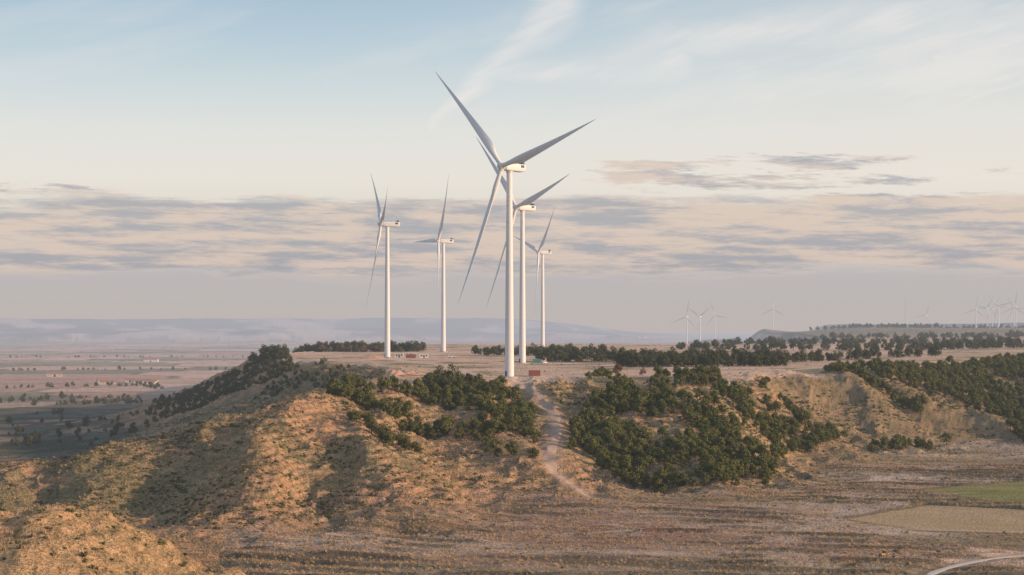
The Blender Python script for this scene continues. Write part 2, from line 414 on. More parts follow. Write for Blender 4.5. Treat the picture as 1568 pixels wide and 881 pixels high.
def make_tree(name,seed,h=5.5,spread=1.0,mat=None,nleaf=95,lobes=11):
    rg=np.random.default_rng(seed);V=[];F=[]
    lean=rg.normal(0,.15,2)
    top=np.array([lean[0]*2,lean[1]*2,h*.8])
    mid=np.array([lean[0]*.6,lean[1]*.6,h*.42])
    cone(V,F,(0,0,-.6),mid,.17,.12);cone(V,F,mid,top,.12,.04)
    L=[]
    for i in range(lobes):
        a=2*math.pi*i/lobes*2.4+rg.uniform(-.4,.4);zz=h*rg.uniform(.22,.82)
        rad=spread*h*.27*(1-((zz/h-.36)/.64)**2*.8)*rg.uniform(.7,1.15)
        L.append((math.cos(a)*rad+lean[0],math.sin(a)*rad+lean[1],zz))
    L.append((top[0],top[1],h*.88))
    for p in L:
        s0=mid*(1-.35)+top*.35*rg.uniform(.3,1.2)
        s0[2]=min(s0[2],p[2]);cone(V,F,s0,p,.06,.02,5)
    nb=len(F)
    for p in L:
        r=h*.175*rg.uniform(.75,1.25)
        leaves(V,F,p,(r*1.1,r*1.1,r*.95),nleaf,.24*h/5.5,rg)
    return tri_mesh(name,V,F,[0]*nb+[1]*(len(F)-nb),[mbark,mat])
def proto_coll(name,meshes):
    c=bpy.data.collections.new(name)
    for i,q in enumerate(meshes):
        o=bpy.data.objects.new('%s_%s'%(name,'abcdefgh'[i]),q);c.objects.link(o)
    return c
pines=proto_coll('pine_kind',[make_tree('pine_%d'%i,10+i,5.5,[.95,1.1,.85,1.2,1.0][i],mf) for i in range(5)])
dpines=proto_coll('dark_pine_kind',[make_tree('dark_pine_%d'%i,30+i,5.5,[1.2,1.35,1.1][i],mfd,80) for i in range(3)])
rusty=proto_coll('rusty_tree_kind',[make_tree('rusty_%d'%i,40+i,5.5,1.1,mfb,55) for i in range(2)])
def make_shrub(name,seed,mat,n=40,r=.5,sz=.16,flat=.6):
    rg=np.random.default_rng(seed);V=[];F=[]
    cone(V,F,(0,0,-.2),(0,0,.25),.03,.015,4)
    nb=len(F)
    for i in range(4):
        a=rg.uniform(0,6.3);q=rg.uniform(0,.28);leaves(V,F,(math.cos(a)*q,math.sin(a)*q,r*flat*.5),(r*.7,r*.7,r*flat*.8),n//4,sz,rg)
    return tri_mesh(name,V,F,[0]*nb+[1]*(len(F)-nb),[mbark,mat])
def make_tuft(name,seed):
    rg=np.random.default_rng(seed);V=[];F=[]
    for i in range(16):
        a=rg.uniform(0,6.3);q=rg.uniform(0,.18);w=rg.uniform(.03,.06);b=a+rg.normal(0,.6);l=rg.uniform(.12,.35);h_=rg.uniform(.2,.5)
        x0,y0=math.cos(a)*q,math.sin(a)*q;k0=len(V)
        V+= [[x0-w*math.sin(b),y0+w*math.cos(b),-.05],[x0+w*math.sin(b),y0-w*math.cos(b),-.05],[x0+l*math.cos(b),y0+l*math.sin(b),h_]]
        F.append((k0,k0+1,k0+2))
    return tri_mesh(name,V,F,[0]*len(F),[mdry])
shr=proto_coll('shrub_kind',[make_shrub('shrub_%d'%i,60+i,mshr) for i in range(4)])
tuf=proto_coll('tuft_kind',[make_tuft('tuft_%d'%i,70+i) for i in range(3)])
def scatter(name,x,y,s,coll,nk,sink=.0,zs=None):
    n=len(x);z=Hd(x,y)-sink
    me=bpy.data.meshes.new(name);me.vertices.add(n);me.vertices.foreach_set('co',np.c_[x,y*Q,z].astype(np.float32).ravel())
    a=me.attributes.new('scl','FLOAT_VECTOR','POINT');zz=s*(rng.uniform(.85,1.15,n) if zs is None else zs)
    a.data.foreach_set('vector',np.c_[s,s,zz].astype(np.float32).ravel())
    a=me.attributes.new('rot','FLOAT_VECTOR','POINT');a.data.foreach_set('vector',np.c_[rng.normal(0,.05,n),rng.normal(0,.05,n),rng.uniform(0,6.28,n)].astype(np.float32).ravel())
    a=me.attributes.new('idx','INT','POINT');a.data.foreach_set('value',rng.integers(0,nk,n).astype(np.int32))
    me.update()
    o=bpy.data.objects.new(name,me);scene.collection.objects.link(o)
    ng=bpy.data.node_groups.new(name+'_scatter','GeometryNodeTree')
    ng.interface.new_socket('Geometry',in_out='INPUT',socket_type='NodeSocketGeometry');ng.interface.new_socket('Geometry',in_out='OUTPUT',socket_type='NodeSocketGeometry')
    gi=ng.nodes.new('NodeGroupInput');go=ng.nodes.new('NodeGroupOutput')
    ci=ng.nodes.new('GeometryNodeCollectionInfo');ci.inputs[0].default_value=coll;ci.inputs['Separate Children'].default_value=True;ci.inputs['Reset Children'].default_value=True
    ip=ng.nodes.new('GeometryNodeInstanceOnPoints');ip.inputs['Pick Instance'].default_value=True
    def na_(nm,t):
        q=ng.nodes.new('GeometryNodeInputNamedAttribute');q.data_type=t;q.inputs['Name'].default_value=nm
        return next(o_ for o_ in q.outputs if o_.enabled and o_.name=='Attribute')
    er=ng.nodes.new('FunctionNodeEulerToRotation')
    ng.links.new(na_('rot','FLOAT_VECTOR'),er.inputs[0]);ng.links.new(er.outputs[0],ip.inputs['Rotation'])
    ng.links.new(na_('scl','FLOAT_VECTOR'),ip.inputs['Scale']);ng.links.new(na_('idx','INT'),ip.inputs['Instance Index'])
    ng.links.new(gi.outputs[0],ip.inputs['Points']);ng.links.new(ci.outputs[0],ip.inputs['Instance']);ng.links.new(ip.outputs[0],go.inputs[0])
    md=o.modifiers.new('scatter','NODES');md.node_group=ng
    return o
def jgrid(x0,x1,y0,y1,sp,yf):
    a,b=np.meshgrid(np.arange(x0,x1,sp),np.arange(y0,y1,sp/yf))
    return a.ravel()+rng.uniform(-.6,.6,a.size)*sp,b.ravel()+rng.uniform(-.6,.6,b.size)*sp/yf
def fill(P,sp,dens=1.,thr=None,wl=14,seed=0,yf=Q):
    P=np.array(P,float);x0,y0=P.min(0);x1,y1=P.max(0)
    a,b=jgrid(x0,x1,y0,y1,sp,yf)
    k_=inpoly(a+5*(vn(a/7,b/5,91)-.5),b+8*(vn(a/6,b/5,92)-.5),[tuple(p) for p in P])&(rng.random(a.size)<dens)
    if thr is not None: k_&=fbm(a,b,wl,3,seed+200)>thr
    k_&=polyd(a,b,PATH)>5
    return a[k_],b[k_]
def cat(*q): return np.concatenate([a[0] for a in q]),np.concatenate([a[1] for a in q])
def line(P,w,sp,dens=1.,yf=1.6):
    L=catmull(P,30);x0,y0=L.min(0)-w;x1,y1=L.max(0)+w
    a,b=jgrid(x0,x1,y0,y1,sp,yf)
    k_=(polyd(a,b,[tuple(p) for p in L[::6]],1.)<w*(.55+.9*vn(a/7,b/7,77)))&(rng.random(a.size)<dens)&(polyd(a,b,PATH)>4.5)
    return a[k_],b[k_]
FA=[(23,328),(40,337),(59,337),(87,340),(88,318),(121,325),(139,331),(150,325),(105,305),(96,283),(80,248),(38,248),(24,262),(16,270),(27,292),(37,312)]
fa=fill(FA,4.1,.93,.39,11,1)
fc_=cat(fill([(170,392),(185,400),(314,496),(420,540),(420,420),(275,372),(235,372),(215,388),(178,384)],4.5,.97,.31,16,2),line([(150,374),(172,374),(186,364)],3.5,4.0,1,2.5),line([(108,338),(120,334)],3.0,3.6),line([(132,325),(150,322),(166,330),(180,332)],2.8,4.,.75),fill([(215,350),(330,400),(330,345),(228,333)],4.6,.93,.36,15,4))
a_=cat(fa,fc_)
scatter('pine_forest',a_[0],a_[1],rng.uniform(.55,1.1,len(a_[0])),pines,5,.1)
b1=cat(line([(-63,283),(-50,281),(-36,277),(-22,274),(-8,270)],3.8,3.5,.97,2.4),line([(-52,264),(-44,260),(-32,254)],2.8,3.4,.95,2.2),line([(-60,288),(-48,296),(-36,300),(-22,296)],4.,3.6,.85,2.2),
  fill([(-34,311),(-22,318),(-3,314),(8,300),(8,276),(-4,272),(-14,288),(-30,297)],4.0,.9,.35,11,3),line([(-8,260),(0,257),(7,254)],1.5,2.8),line([(2,282),(8,270)],2.5,3.4))
scatter('hillside_pine_grove',b1[0],b1[1],rng.uniform(.5,1.0,len(b1[0])),pines,5,.1)
bx=np.array([-29,-24,-20,-33,-17,-26,-12,-8]);by=np.array([312,316,311,308,306,306,310,304])
scatter('large_pine_cluster',bx.astype(float),by.astype(float),rng.uniform(1.0,1.5,len(bx)),dpines,3,.2)
pb=cat(line([(60,413),(80,414),(105,416),(142,422)],5,4.0),line([(18,470),(60,478),(110,495),(170,520)],5,4.6,.85),line([(-25,570),(30,560),(60,566)],8,5,.6),line([(150,452),(220,500),(300,560)],4,5,.5),
   line([(150,700),(330,690),(500,760)],12,8,.5),line([(250,880),(500,900),(800,1000)],18,10,.5),line([(450,1250),(700,1250),(1100,1400)],35,15,.5),line([(850,1950),(1200,2050),(1900,2100)],100,24,.6),
   line([(-170,532),(-150,520),(-165,545)],5,4.5),line([(-180,650),(-150,648),(-120,646),(-80,650)],8,4.2,.95))
scatter('plateau_tree_belt',pb[0],pb[1],rng.uniform(.7,1.25,len(pb[0]))*(1+np.hypot(*pb)/3000),dpines,3,.2)
pr=cat(line([(-150,640),(-120,636),(-90,640)],5,5,.7),line([(40,343),(60,340)],1.5,4,.5))
scatter('rusty_leaved_trees',pr[0],pr[1],rng.uniform(.6,1.1,len(pr[0])),rusty,2,.1)
pp=cat(fill([(-238,545),(-172,532),(-146,516),(-130,480),(-150,460),(-190,470),(-228,500)],4.6,.9,.3,16,5),fill([(-140,500),(-110,470),(-80,430),(-100,400),(-140,430)],6,.5,.5,16,5))
scatter('promontory_scrub_oaks',pp[0],pp[1],rng.uniform(.35,.7,len(pp[0])),dpines,3,.1)
lx=cat(line([(-700,880),(-600,900),(-520,930),(-450,950),(-400,900)],6,7,.6),line([(-900,1300),(-600,1350),(-350,1300)],7,10,.5),line([(-1500,1900),(-900,2000),(-400,1950)],12,17,.5),line([(-420,700),(-330,720),(-280,760)],4,6,.6),fill([(-480,500),(-200,420),(-230,700),(-600,900)],9,.3,.62,60,6,1.4))
scatter('valley_tree_rows',lx[0],lx[1],rng.uniform(.35,1.0,len(lx[0]))*(1+np.hypot(*lx)/5000),dpines,3,.1)
def ground_pts(n,rmin,rmax,tmax=.68):
    r=np.sqrt(rng.uniform(rmin**2,rmax**2,n));a=rng.uniform(-tmax,tmax,n);return r*a,r
x,y=ground_pts(115000,106,450)
hbp=base(x,y);s_=slopez(x,y);top=(1-ss(plat(x,y)-hbp,.5,2))*(y>270)
d=fbm(x,y*Q,22,4,301)
k_=(rng.random(len(x))<(.09+.70*ss(d,.42,.62))*(.22+.78*s_)*(1-.85*top))&(flatmask(x,y)<.2)
k_&=~((y<165)&(x<-30)&(rng.random(len(x))<.45))
x,y=x[k_],y[k_];s_=s_[k_]
scatter('hillside_shrubs',x,y,(rng.gamma(3,.24,len(x))*.9+.2)*(.55+.45*s_),shr,4)
x,y=ground_pts(65000,105,330)
k_=(flatmask(x,y)<.25)&(rng.random(len(x))<.25+.75*ss(fbm(x,y*Q,14,3,305),.4,.6));x,y=x[k_],y[k_]
scatter('dry_grass_tussocks',x,y,rng.uniform(.6,1.5,len(x)),tuf,3)

# ------------------------------------------------------------ wind turbines
def white_mat(name,col,rough):
    m,nt=new_mat(name);g=nd(nt,'ShaderNodeTexCoord')
    n=noise(nt,g.outputs['Object'],.35,3,.6)
    c=mixc(nt,n,tuple(v*.93 for v in col),col);paint_haze(nt,principled(nt,c,rough,None,.3));return m
mw=white_mat('turbine_white_paint',(.70,.70,.71),.45);mb=white_mat('blade_gelcoat',(.74,.74,.75),.4)
mdk=simple_mat('dark_louvre',(.05,.07,.12),.5,.1);mcon=simple_mat('concrete',(.4,.37,.33),.9,.15)
def lathe(V,F,prof,n=40,M=None):
    s=len(V)
    for r,z in prof:
        for i in range(n):
            t=2*math.pi*i/n;p=Vector((r*math.cos(t),r*math.sin(t),z));V.append(list(M@p) if M else list(p))
    for j in range(len(prof)-1):
        for i in range(n):
            k0=(i+1)%n;F.append((s+j*n+i,s+j*n+k0,s+(j+1)*n+k0,s+(j+1)*n+i))
HUB=88.
def mk(name,V,F,mats,midx=None,smooth=True,angle=40):
    me=bpy.data.meshes.new(name);me.from_pydata(V,[],F)
    for q in mats: me.materials.append(q)
    if midx: me.polygons.foreach_set('material_index',np.array(midx,np.int32))
    if smooth:
        me.polygons.foreach_set('use_smooth',[True]*len(F))
        try: me.set_sharp_from_angle(angle=math.radians(angle))
        except Exception: pass
    me.update();return me
V=[];F=[]
pr2=[(1.95,-1)]+[(1.95-.75*(z0/86),z0) for z0 in np.linspace(0,86,24)]
lathe(V,F,pr2,48)
for zf in (22,43,65): lathe(V,F,[(1.95-.75*zf/86,zf-.12),(1.95-.75*zf/86+.035,zf-.1),(1.95-.75*zf/86+.035,zf+.1),(1.95-.75*zf/86,zf+.12)],48)
lathe(V,F,[(1.25,85.9),(1.5,86),(1.5,86.5),(0.1,86.5)],40)
n1_=len(F);lathe(V,F,[(3.6,-1),(3.6,.25),(2.9,.45),(1.9,.46)],48)
s=len(V)
for q in ((-.5,-2.0,.5),(.5,-2.0,.5),(.5,-2.0,2.7),(-.5,-2.0,2.7),(-.5,-1.7,.5),(.5,-1.7,.5),(.5,-1.7,2.7),(-.5,-1.7,2.7)): V.append(list(q))
fd=[(0,1,2,3),(1,5,6,2),(4,0,3,7),(3,2,6,7)];n2_=len(F)
for f in fd: F.append(tuple(s+i for i in f))
me_tower=mk('tower',V,F,[mw,mcon,mdk],[0]*n1_+[1]*(n2_-n1_)+[2]*4)
def rsec(w,h,y,zc,n=28,e=5):
    o=[]
    for i in range(n):
        t=2*math.pi*i/n;c_,s_=math.cos(t),math.sin(t)
        o.append([w*abs(c_)**(2/e)*np.sign(c_),y,zc+h*abs(s_)**(2/e)*np.sign(s_)])
    return o
V=[];F=[];secs=[(1.2,1.2,-3.0,0),(1.5,1.5,-2.8,0),(1.75,1.65,-1.5,0),(1.8,1.7,0,0),(1.8,1.7,6.5,.05),(1.75,1.55,7.6,.15),(1.6,1.3,8.0,.25)]
for q in secs: V+=rsec(*q)
for j in range(len(secs)-1):
    for i in range(28):
        k0=(i+1)%28;F.append((j*28+i,j*28+k0,(j+1)*28+k0,(j+1)*28+i))
F.append(tuple(range(28))[::-1]);F.append(tuple(range((len(secs)-1)*28,len(secs)*28)))
nn_=len(F)
def box(V,F,x0,x1,y0,y1,z0,z1):
    s=len(V)
    for z in(z0,z1):
        for (a,b) in((x0,y0),(x1,y0),(x1,y1),(x0,y1)): V.append([a,b,z])
    for f in((3,2,1,0),(4,5,6,7),(0,1,5,4),(1,2,6,5),(2,3,7,6),(3,0,4,7)): F.append(tuple(s+i for i in f))
box(V,F,-1.4,1.4,6.2,7.4,1.55,2.7);box(V,F,-1.83,-1.77,5.0,6.9,.1,1.2);box(V,F,1.77,1.83,5.0,6.9,.1,1.2)
n3_=len(F);box(V,F,-.05,.05,5.2,5.3,1.7,3.4);box(V,F,-.6,.6,5.22,5.28,3.1,3.2)
me_nac=mk('nacelle',V,F,[mw,mdk],[0]*nn_+[1]*(n3_-nn_)+[0]*(len(F)-n3_),True,35)
V=[];F=[];MR=Matrix.Rotation(math.radians(90),4,'X')
lathe(V,F,[(0.01,2.3),(.5,2.2),(1.0,1.9),(1.35,1.3),(1.5,.6),(1.55,0),(1.55,-1.0),(1.4,-1.2),(.1,-1.2)],36,MR)
for i in range(3):
    Mb=Matrix.Rotation(math.radians(120*i),4,'Y');lathe(V,F,[(1.15,.6),(1.15,1.7),(1.0,1.75)],24,Mb)
me_hub=mk('hub',V,F,[mw])
V=[];F=[];NS=34;NP=24;R0,RT=1.5,60.5
for j in range(NS):
    t=j/(NS-1);z=R0+(RT-R0)*t
    if t<.04: ch=1.9
    elif t<.2: ch=1.9+(3.6-1.9)*ss(t,.04,.2)
    else: ch=3.6*(1-(t-.2)/.8)**.95*.86+.50*(1-(t-.2)/.8)+.10
    ch=max(ch,.18)
    if t>.975: ch*=math.sqrt(max(0.02,1-((t-.975)/.026)**2))
    th=np.interp(t,[0,.05,.2,.5,1],[1.0,.98,.38,.22,.14]);round_=1-ss(t,.03,.2)
    tw=math.radians(np.interp(t,[0,.2,.5,1],[24,20,9,2]))
    pb_=-(z*math.sin(math.radians(2.2)))-2.4*t*t
    for i in range(NP):
        a=2*math.pi*i/NP;xc=.5*(1+math.cos(a))
        yt=5*th*(.2969*math.sqrt(max(xc,0))-.126*xc-.3516*xc**2+.2843*xc**3-.1036*xc**4)*(1 if a<math.pi else -1)
        ax_,ay_=(xc-.32)*ch,yt*ch
        cx_,cy_=math.cos(a)*ch/2,math.sin(a)*ch/2
        px_=ax_*(1-round_)+cx_*round_;py_=ay_*(1-round_)+cy_*round_
        V.append([px_*math.cos(tw)-py_*math.sin(tw),px_*math.sin(tw)+py_*math.cos(tw)+pb_,z])
for j in range(NS-1):
    for i in range(NP):
        k0=(i+1)%NP;F.append((j*NP+i,j*NP+k0,(j+1)*NP+k0,(j+1)*NP+i))
F.append(tuple(range((NS-1)*NP,NS*NP)))
me_blade=mk('blade',V,F,[mb],None,True,60)
def turbine(x,y,psi,theta,scale=1.,z=None):
    e=bpy.data.objects.new('wind_turbine',None);scene.collection.objects.link(e)
    z=float(Hd(np.array([x]),np.array([y]))[0]) if z is None else z
    e.location=(x,y*Q,z);e.scale=(scale,)*3;e.rotation_euler=(0,0,math.radians(-psi))
    add_obj('tower',me_tower,e)
    Tt=Matrix.Translation((0,0,HUB))@Matrix.Rotation(math.radians(-5),4,'X')
    nc=add_obj('nacelle',me_nac,e);nc.matrix_local=Matrix.Translation((0,0,HUB+.2))@Matrix.Rotation(math.radians(-1.5),4,'X')
    Th=Tt@Matrix.Translation((0,-4.3,0))@Matrix.Rotation(math.radians(theta),4,'Y')
    hb_=add_obj('hub',me_hub,e);hb_.matrix_local=Th
    for i in range(3):
        b=add_obj('blade_%d'%(i+1),me_blade,e);b.matrix_local=Th@Matrix.Rotation(math.radians(120*i),4,'Y')
    return e
turbine(-1.1,334,47,-44.);turbine(5.9,451,57,-44);turbine(-82.3,526,79,-51);turbine(-54.7,635,72,31);turbine(28.3,735,69,47)
for (x,y,ps,th,sc) in [(549,2500,40,10,1.0),(576,2440,50,60,1.0),(740,2900,35,-20,1.0),(1000,3050,20,0,1.0),(1846,3170,30,10,1.05),(1880,3150,60,40,1.1),(1905,3120,20,75,1.2),(1960,3100,45,5,1.15),(1990,3300,30,33,1.1),(2080,3300,50,90,1.1),(1820,3500,50,22,1.),(2140,3500,60,80,1.),(1240,5200,50,20,1.)]:
    turbine(x,y,ps,th,sc)

# ------------------------------------------------------------ site objects
def empty(name,x,y,rot=0,dz=0):
    e=bpy.data.objects.new(name,None);scene.collection.objects.link(e);e.location=(x,y*Q,float(Hd(np.array([float(x)]),np.array([float(y)]))[0])+dz);e.rotation_euler=(0,0,math.radians(rot));return e
def part(name,boxes,mat,parent):
    V=[];F=[]
    for b in boxes: box(V,F,*b)
    return add_obj(name,mk(name,V,F,[mat],None,False),parent)
mRed=simple_mat('red_corrugated_steel',(.26,.10,.08),.6,.15);mWh=simple_mat('white_cabin_panel',(.60,.57,.54),.6,.08);mTeal=simple_mat('teal_paint',(.10,.24,.22),.5,.1)
mGl=simple_mat('dark_glass',(.03,.04,.05),.15,.1);mRub=simple_mat('rubber',(.03,.03,.03),.8,.1);mYel=simple_mat('yellow_machine_paint',(.42,.24,.06),.55,.1);mTile=simple_mat('clay_roof_tiles',(.34,.17,.11),.85,.2);mOrg=simple_mat('orange_soil',(.58,.33,.22),.95,.2,1,.1);mStone=simple_mat('rendered_wall',(.5,.45,.4),.9,.1)
def container(x,y,rot,mat,L=6.1,name='shipping_container'):
    e=empty(name,x,y,rot,.1)
    part('body',[(-L/2,L/2,-1.2,1.2,0,2.4)],mat,e)
    ribs=[];n=int(L/.3)
    for i in range(n): 
        a=-L/2+.2+i*(L-.4)/n;ribs+=[(a,a+.13,-1.245,-1.203,.2,2.2),(a,a+.13,1.203,1.245,.2,2.2)]
    part('side_ribs',ribs,mat,e)
    part('frame',[(sx-.08,sx+.08,sy-.08,sy+.08,-.05,2.5) for sx in(-L/2,L/2) for sy in(-1.2,1.2)],mat,e)
    part('door_bars',[(L/2+.003,L/2+.05,c0,c0+.04,.1,2.3) for c0 in(-.8,-.3,.3,.8)],mWh,e)
def cabin(x,y,rot,mat):
    e=empty('site_cabin',x,y,rot,.1)
    part('walls',[(-3,3,-1.2,1.2,0,2.5)],mat,e);part('roof',[(-3.12,3.12,-1.32,1.32,2.503,2.65)],mWh,e)
    part('windows',[(-2.2,-1.1,-1.25,-1.203,1,2),(1.1,2.2,-1.25,-1.203,1,2)],mGl,e);part('door',[(-.45,.45,-1.24,-1.203,.05,2.1)],mRub,e)
container(9.5,336,8,mRed,4.4);container(14,452,4,mTeal,4)
container(-66,520,5,mRed);cabin(-74,523,0,mWh);cabin(-58,524,8,mWh);container(-63,531,-5,mWh);cabin(-68,545,2,mWh)
cabin(-4,640,0,mWh)
def vehicle(name,x,y,rot,mat):
    e=empty(name,x,y,rot,.05)
    V=[[-2.3,-.9,.45],[2.3,-.9,.45],[2.3,-.9,1.0],[1.1,-.9,1.1],[.5,-.8,1.75],[-1.6,-.8,1.8],[-2.3,-.9,1.1]]
    W=V+[[a,-b,c_] for a,b,c_ in V];n=7
    F=[tuple(range(6,-1,-1)),tuple(range(7,14))]+[(i,(i+1)%n,(i+1)%n+n,i+n) for i in range(n)]
    add_obj('body',mk('body',W,[tuple(f) for f in F],[mat],None,False),e)
    part('windows',[(-1.4,.35,-.93,-.86,1.15,1.6),(-1.4,.35,.86,.93,1.15,1.6)],mGl,e)
    for i,(a,b) in enumerate(((-1.45,-.85),(1.45,-.85),(-1.45,.85),(1.45,.85))):
        V2=[];F2=[];lathe(V2,F2,[(.01,-.12),(.36,-.12),(.36,.12),(.01,.12)],18,Matrix.Translation((a,b,.36))@Matrix.Rotation(math.pi/2,4,'X'));add_obj('wheel_%d'%(i+1),mk('wheel',V2,F2,[mRub]),e)
vehicle('parked_van',-40,528,10,mWh);vehicle('parked_car',18,446,60,mWh);vehicle('parked_car',-90,516,20,mGl)
e=empty('excavator',81,174,35,.0);e.scale=(.55,.55,.55)
part('tracks',[(-1.3,1.3,-.95,-.6,0,.5),(-1.3,1.3,.6,.95,0,.5)],mRub,e);part('undercarriage',[(-.5,.5,-.59,.59,.2,.6)],mRub,e)
part('house',[(-1.4,.5,-.8,.8,.603,1.35)],mYel,e);part('cab',[(-.1,.8,-.75,.05,1.353,2.3)],mGl,e);part('cab_roof',[(-.15,.85,-.8,.1,2.303,2.4)],mYel,e)
V=[];F=[];cone(V,F,(.5,.4,1.1),(2.0,.4,2.5),.16,.14,6);cone(V,F,(2.0,.4,2.5),(3.1,.4,1.2),.13,.1,6);box(V,F,2.85,3.4,.1,.7,.6,1.2);add_obj('boom_and_bucket',mk('boom',V,F,[mYel],None,False),e)
def heap(name,x,y,w,h,mat,seed):
    n=41;u=np.linspace(-1,1,n);UX,UY=np.meshgrid(u,u);px=UX.ravel();py=UY.ravel()
    r=np.hypot(px,py)+.25*(fbm(px*4+seed,py*4,1,3,seed)-.5)
    zz=np.clip(1-r,0,1)**.8*h*(.8+.4*fbm(px*5,py*5,1,3,seed+3));xx=x+px*w;yy=y*Q+py*w*.8
    return add_obj(name,grid_mesh(name,np.c_[xx,yy,H(xx,yy)+zz-.12*(zz<.02)],n,n),None,[mat])
heap('earth_spoil_heap',-53,347,7,3.2,mOrg,3);heap('earth_spoil_heap',-44,352,6,1.6,mOrg,5);heap('earth_spoil_heap',-90,515,9,2.2,mOrg,9)
def barn(x,y,rot,L=18,W=8,h=4,wall=None,name='farm_building'):
    e=empty(name,x,y,rot);wall=wall or mStone
    V=[[-L/2,-W/2,-.5],[L/2,-W/2,-.5],[L/2,W/2,-.5],[-L/2,W/2,-.5],[-L/2,-W/2,h],[L/2,-W/2,h],[L/2,W/2,h],[-L/2,W/2,h],[-L/2,0,h+W*.25],[L/2,0,h+W*.25]]
    add_obj('walls',mk('walls',V,[(0,1,5,4),(2,3,7,6),(1,2,6,9,5),(3,0,4,8,7)],[wall],None,False),e)
    o=.4;V=[[-L/2-o,-W/2-o,h-.1],[L/2+o,-W/2-o,h-.1],[L/2+o,0,h+W*.25+.12],[-L/2-o,0,h+W*.25+.12],[L/2+o,W/2+o,h-.1],[-L/2-o,W/2+o,h-.1]]
    add_obj('roof',mk('roof',V,[(0,1,2,3),(3,2,4,5)],[mTile],None,False),e)
    part('door',[(-1.5,1.5,-W/2-.06,-W/2-.01,-.4,3)],mRub,e);part('windows',[(a,a+1,-W/2-.06,-W/2-.01,1.4,2.5) for a in(-L/2+2,-L/2+5,L/2-3,L/2-6)],mGl,e)
for q in [(-500,985,10,20,9,3),(-470,1000,5,16,8,3),(-445,980,0,14,9,3),(-520,1010,30,12,8,3),(-488,1020,0,12,8,3.5),(-460,1025,15,10,8,3),(-660,1150,12,22,10,3.5),(-770,1700,0,30,12,5),(-690,2900,3,60,18,6)]:
    barn(*q,wall=mWh if q[2]==0 else mStone)
e=empty('weather_mast',1480,3000)
V=[];F=[]
for a in range(3): t=a*2.094;cone(V,F,(1.5*math.cos(t),1.5*math.sin(t),0),(.5*math.cos(t),.5*math.sin(t),150),.25,.2,5)
add_obj('lattice',mk('lattice',V,F,[mStone],None,False),e)

# ------------------------------------------------------------ sun and sky
S=Vector((.95,-.29,.22)).normalized()
sun=bpy.data.lights.new('sun','SUN');sun.energy=5.0;sun.angle=math.radians(.7);sun.color=(1,.68,.43)
so=bpy.data.objects.new('sun',sun);scene.collection.objects.link(so);so.rotation_euler=S.to_track_quat('Z','Y').to_euler();so.location=(200,-100,200)
w=bpy.data.worlds.new('World');scene.world=w;w.use_nodes=True;nt=w.node_tree;nt.nodes.clear()
try:
    w.cycles.sampling_method='MANUAL';w.cycles.sample_map_resolution=512
except Exception: pass
sky=nd(nt,'ShaderNodeTexSky');sky.sky_type='NISHITA';sky.sun_disc=False;sky.sun_elevation=math.asin(S.z);sky.sun_rotation=math.atan2(S.x,S.y);sky.dust_density=1.5
tc=nd(nt,'ShaderNodeTexCoord');sx=nd(nt,'ShaderNodeSeparateXYZ');nt.links.new(vmth(nt,'NORMALIZE',tc.outputs['Generated']),sx.inputs[0])
az=mth(nt,'MULTIPLY',mth(nt,'ARCTAN2',sx.outputs[0],sx.outputs[1]),2.5);el=mth(nt,'MULTIPLY',mth(nt,'ARCSINE',sx.outputs[2]),2.5)
def comb(a,b,c=0.):
    n=nd(nt,'ShaderNodeCombineXYZ')
    for i,v in enumerate((a,b,c)):
        if isinstance(v,(int,float)): n.inputs[i].default_value=v
        else: nt.links.new(v,n.inputs[i])
    return n.outputs[0]
cr=nd(nt,'ShaderNodeValToRGB');nt.links.new(mth(nt,'MULTIPLY',el,1/1.2),cr.inputs[0])
stops=[(0,(.56,.50,.49)),(.03,(.54,.50,.49)),(.07,(.53,.50,.51)),(.10,(.62,.58,.57)),(.145,(.78,.73,.66)),(.19,(.86,.81,.74)),(.25,(.80,.80,.77)),(.31,(.65,.73,.76)),(.37,(.50,.63,.72)),(.43,(.40,.55,.68)),(.6,(.27,.40,.57)),(1.2,(.22,.34,.51))]
el_=cr.color_ramp.elements
while len(el_)<len(stops): el_.new(.5)
for i,(p,c_) in enumerate(stops): el_[i].position=p/1.2;el_[i].color=c_+(1,)
base_c=cr.outputs[0]
base_c=mixc(nt,mth(nt,'MULTIPLY',sstep(nt,az,-.3,.6),mth(nt,'MULTIPLY',sstep(nt,el,.04,.2),.35)),base_c,(.90,.82,.74))
wn=nd(nt,'ShaderNodeTexNoise');wn.inputs['Scale'].default_value=1.6;wn.inputs['Detail'].default_value=3;nt.links.new(comb(mth(nt,'MULTIPLY',az,3),mth(nt,'MULTIPLY',el,9),0.),wn.inputs['Vector'])
warp=vmth(nt,'SCALE',vmth(nt,'SUBTRACT',wn.outputs['Color'],(.5,.5,.5)),None,.05)
P=vmth(nt,'ADD',comb(az,el,0.),warp)
def seg(ax_,ay_,bx_,by_,w_):
    pa=vmth(nt,'SUBTRACT',P,(ax_,ay_,0.));sep=nd(nt,'ShaderNodeSeparateXYZ');nt.links.new(pa,sep.inputs[0]);pa=comb(sep.outputs[0],sep.outputs[1],0.)
    ba=(bx_-ax_,by_-ay_,0.);l2=ba[0]**2+ba[1]**2
    t=mth(nt,'DIVIDE',vmth(nt,'DOT_PRODUCT',pa,ba),l2,clamp=True)
    q=nd(nt,'ShaderNodeCombineXYZ')
    nt.links.new(mth(nt,'MULTIPLY',t,ba[0]),q.inputs[0]);nt.links.new(mth(nt,'MULTIPLY',t,ba[1]),q.inputs[1])
    dd=vmth(nt,'LENGTH',vmth(nt,'SUBTRACT',pa,q.outputs[0]))
    ww=mth(nt,'ADD',mth(nt,'MULTIPLY',t,w_*.8),w_*.35)
    return sstep(nt,mth(nt,'DIVIDE',dd,ww),1.,0.)
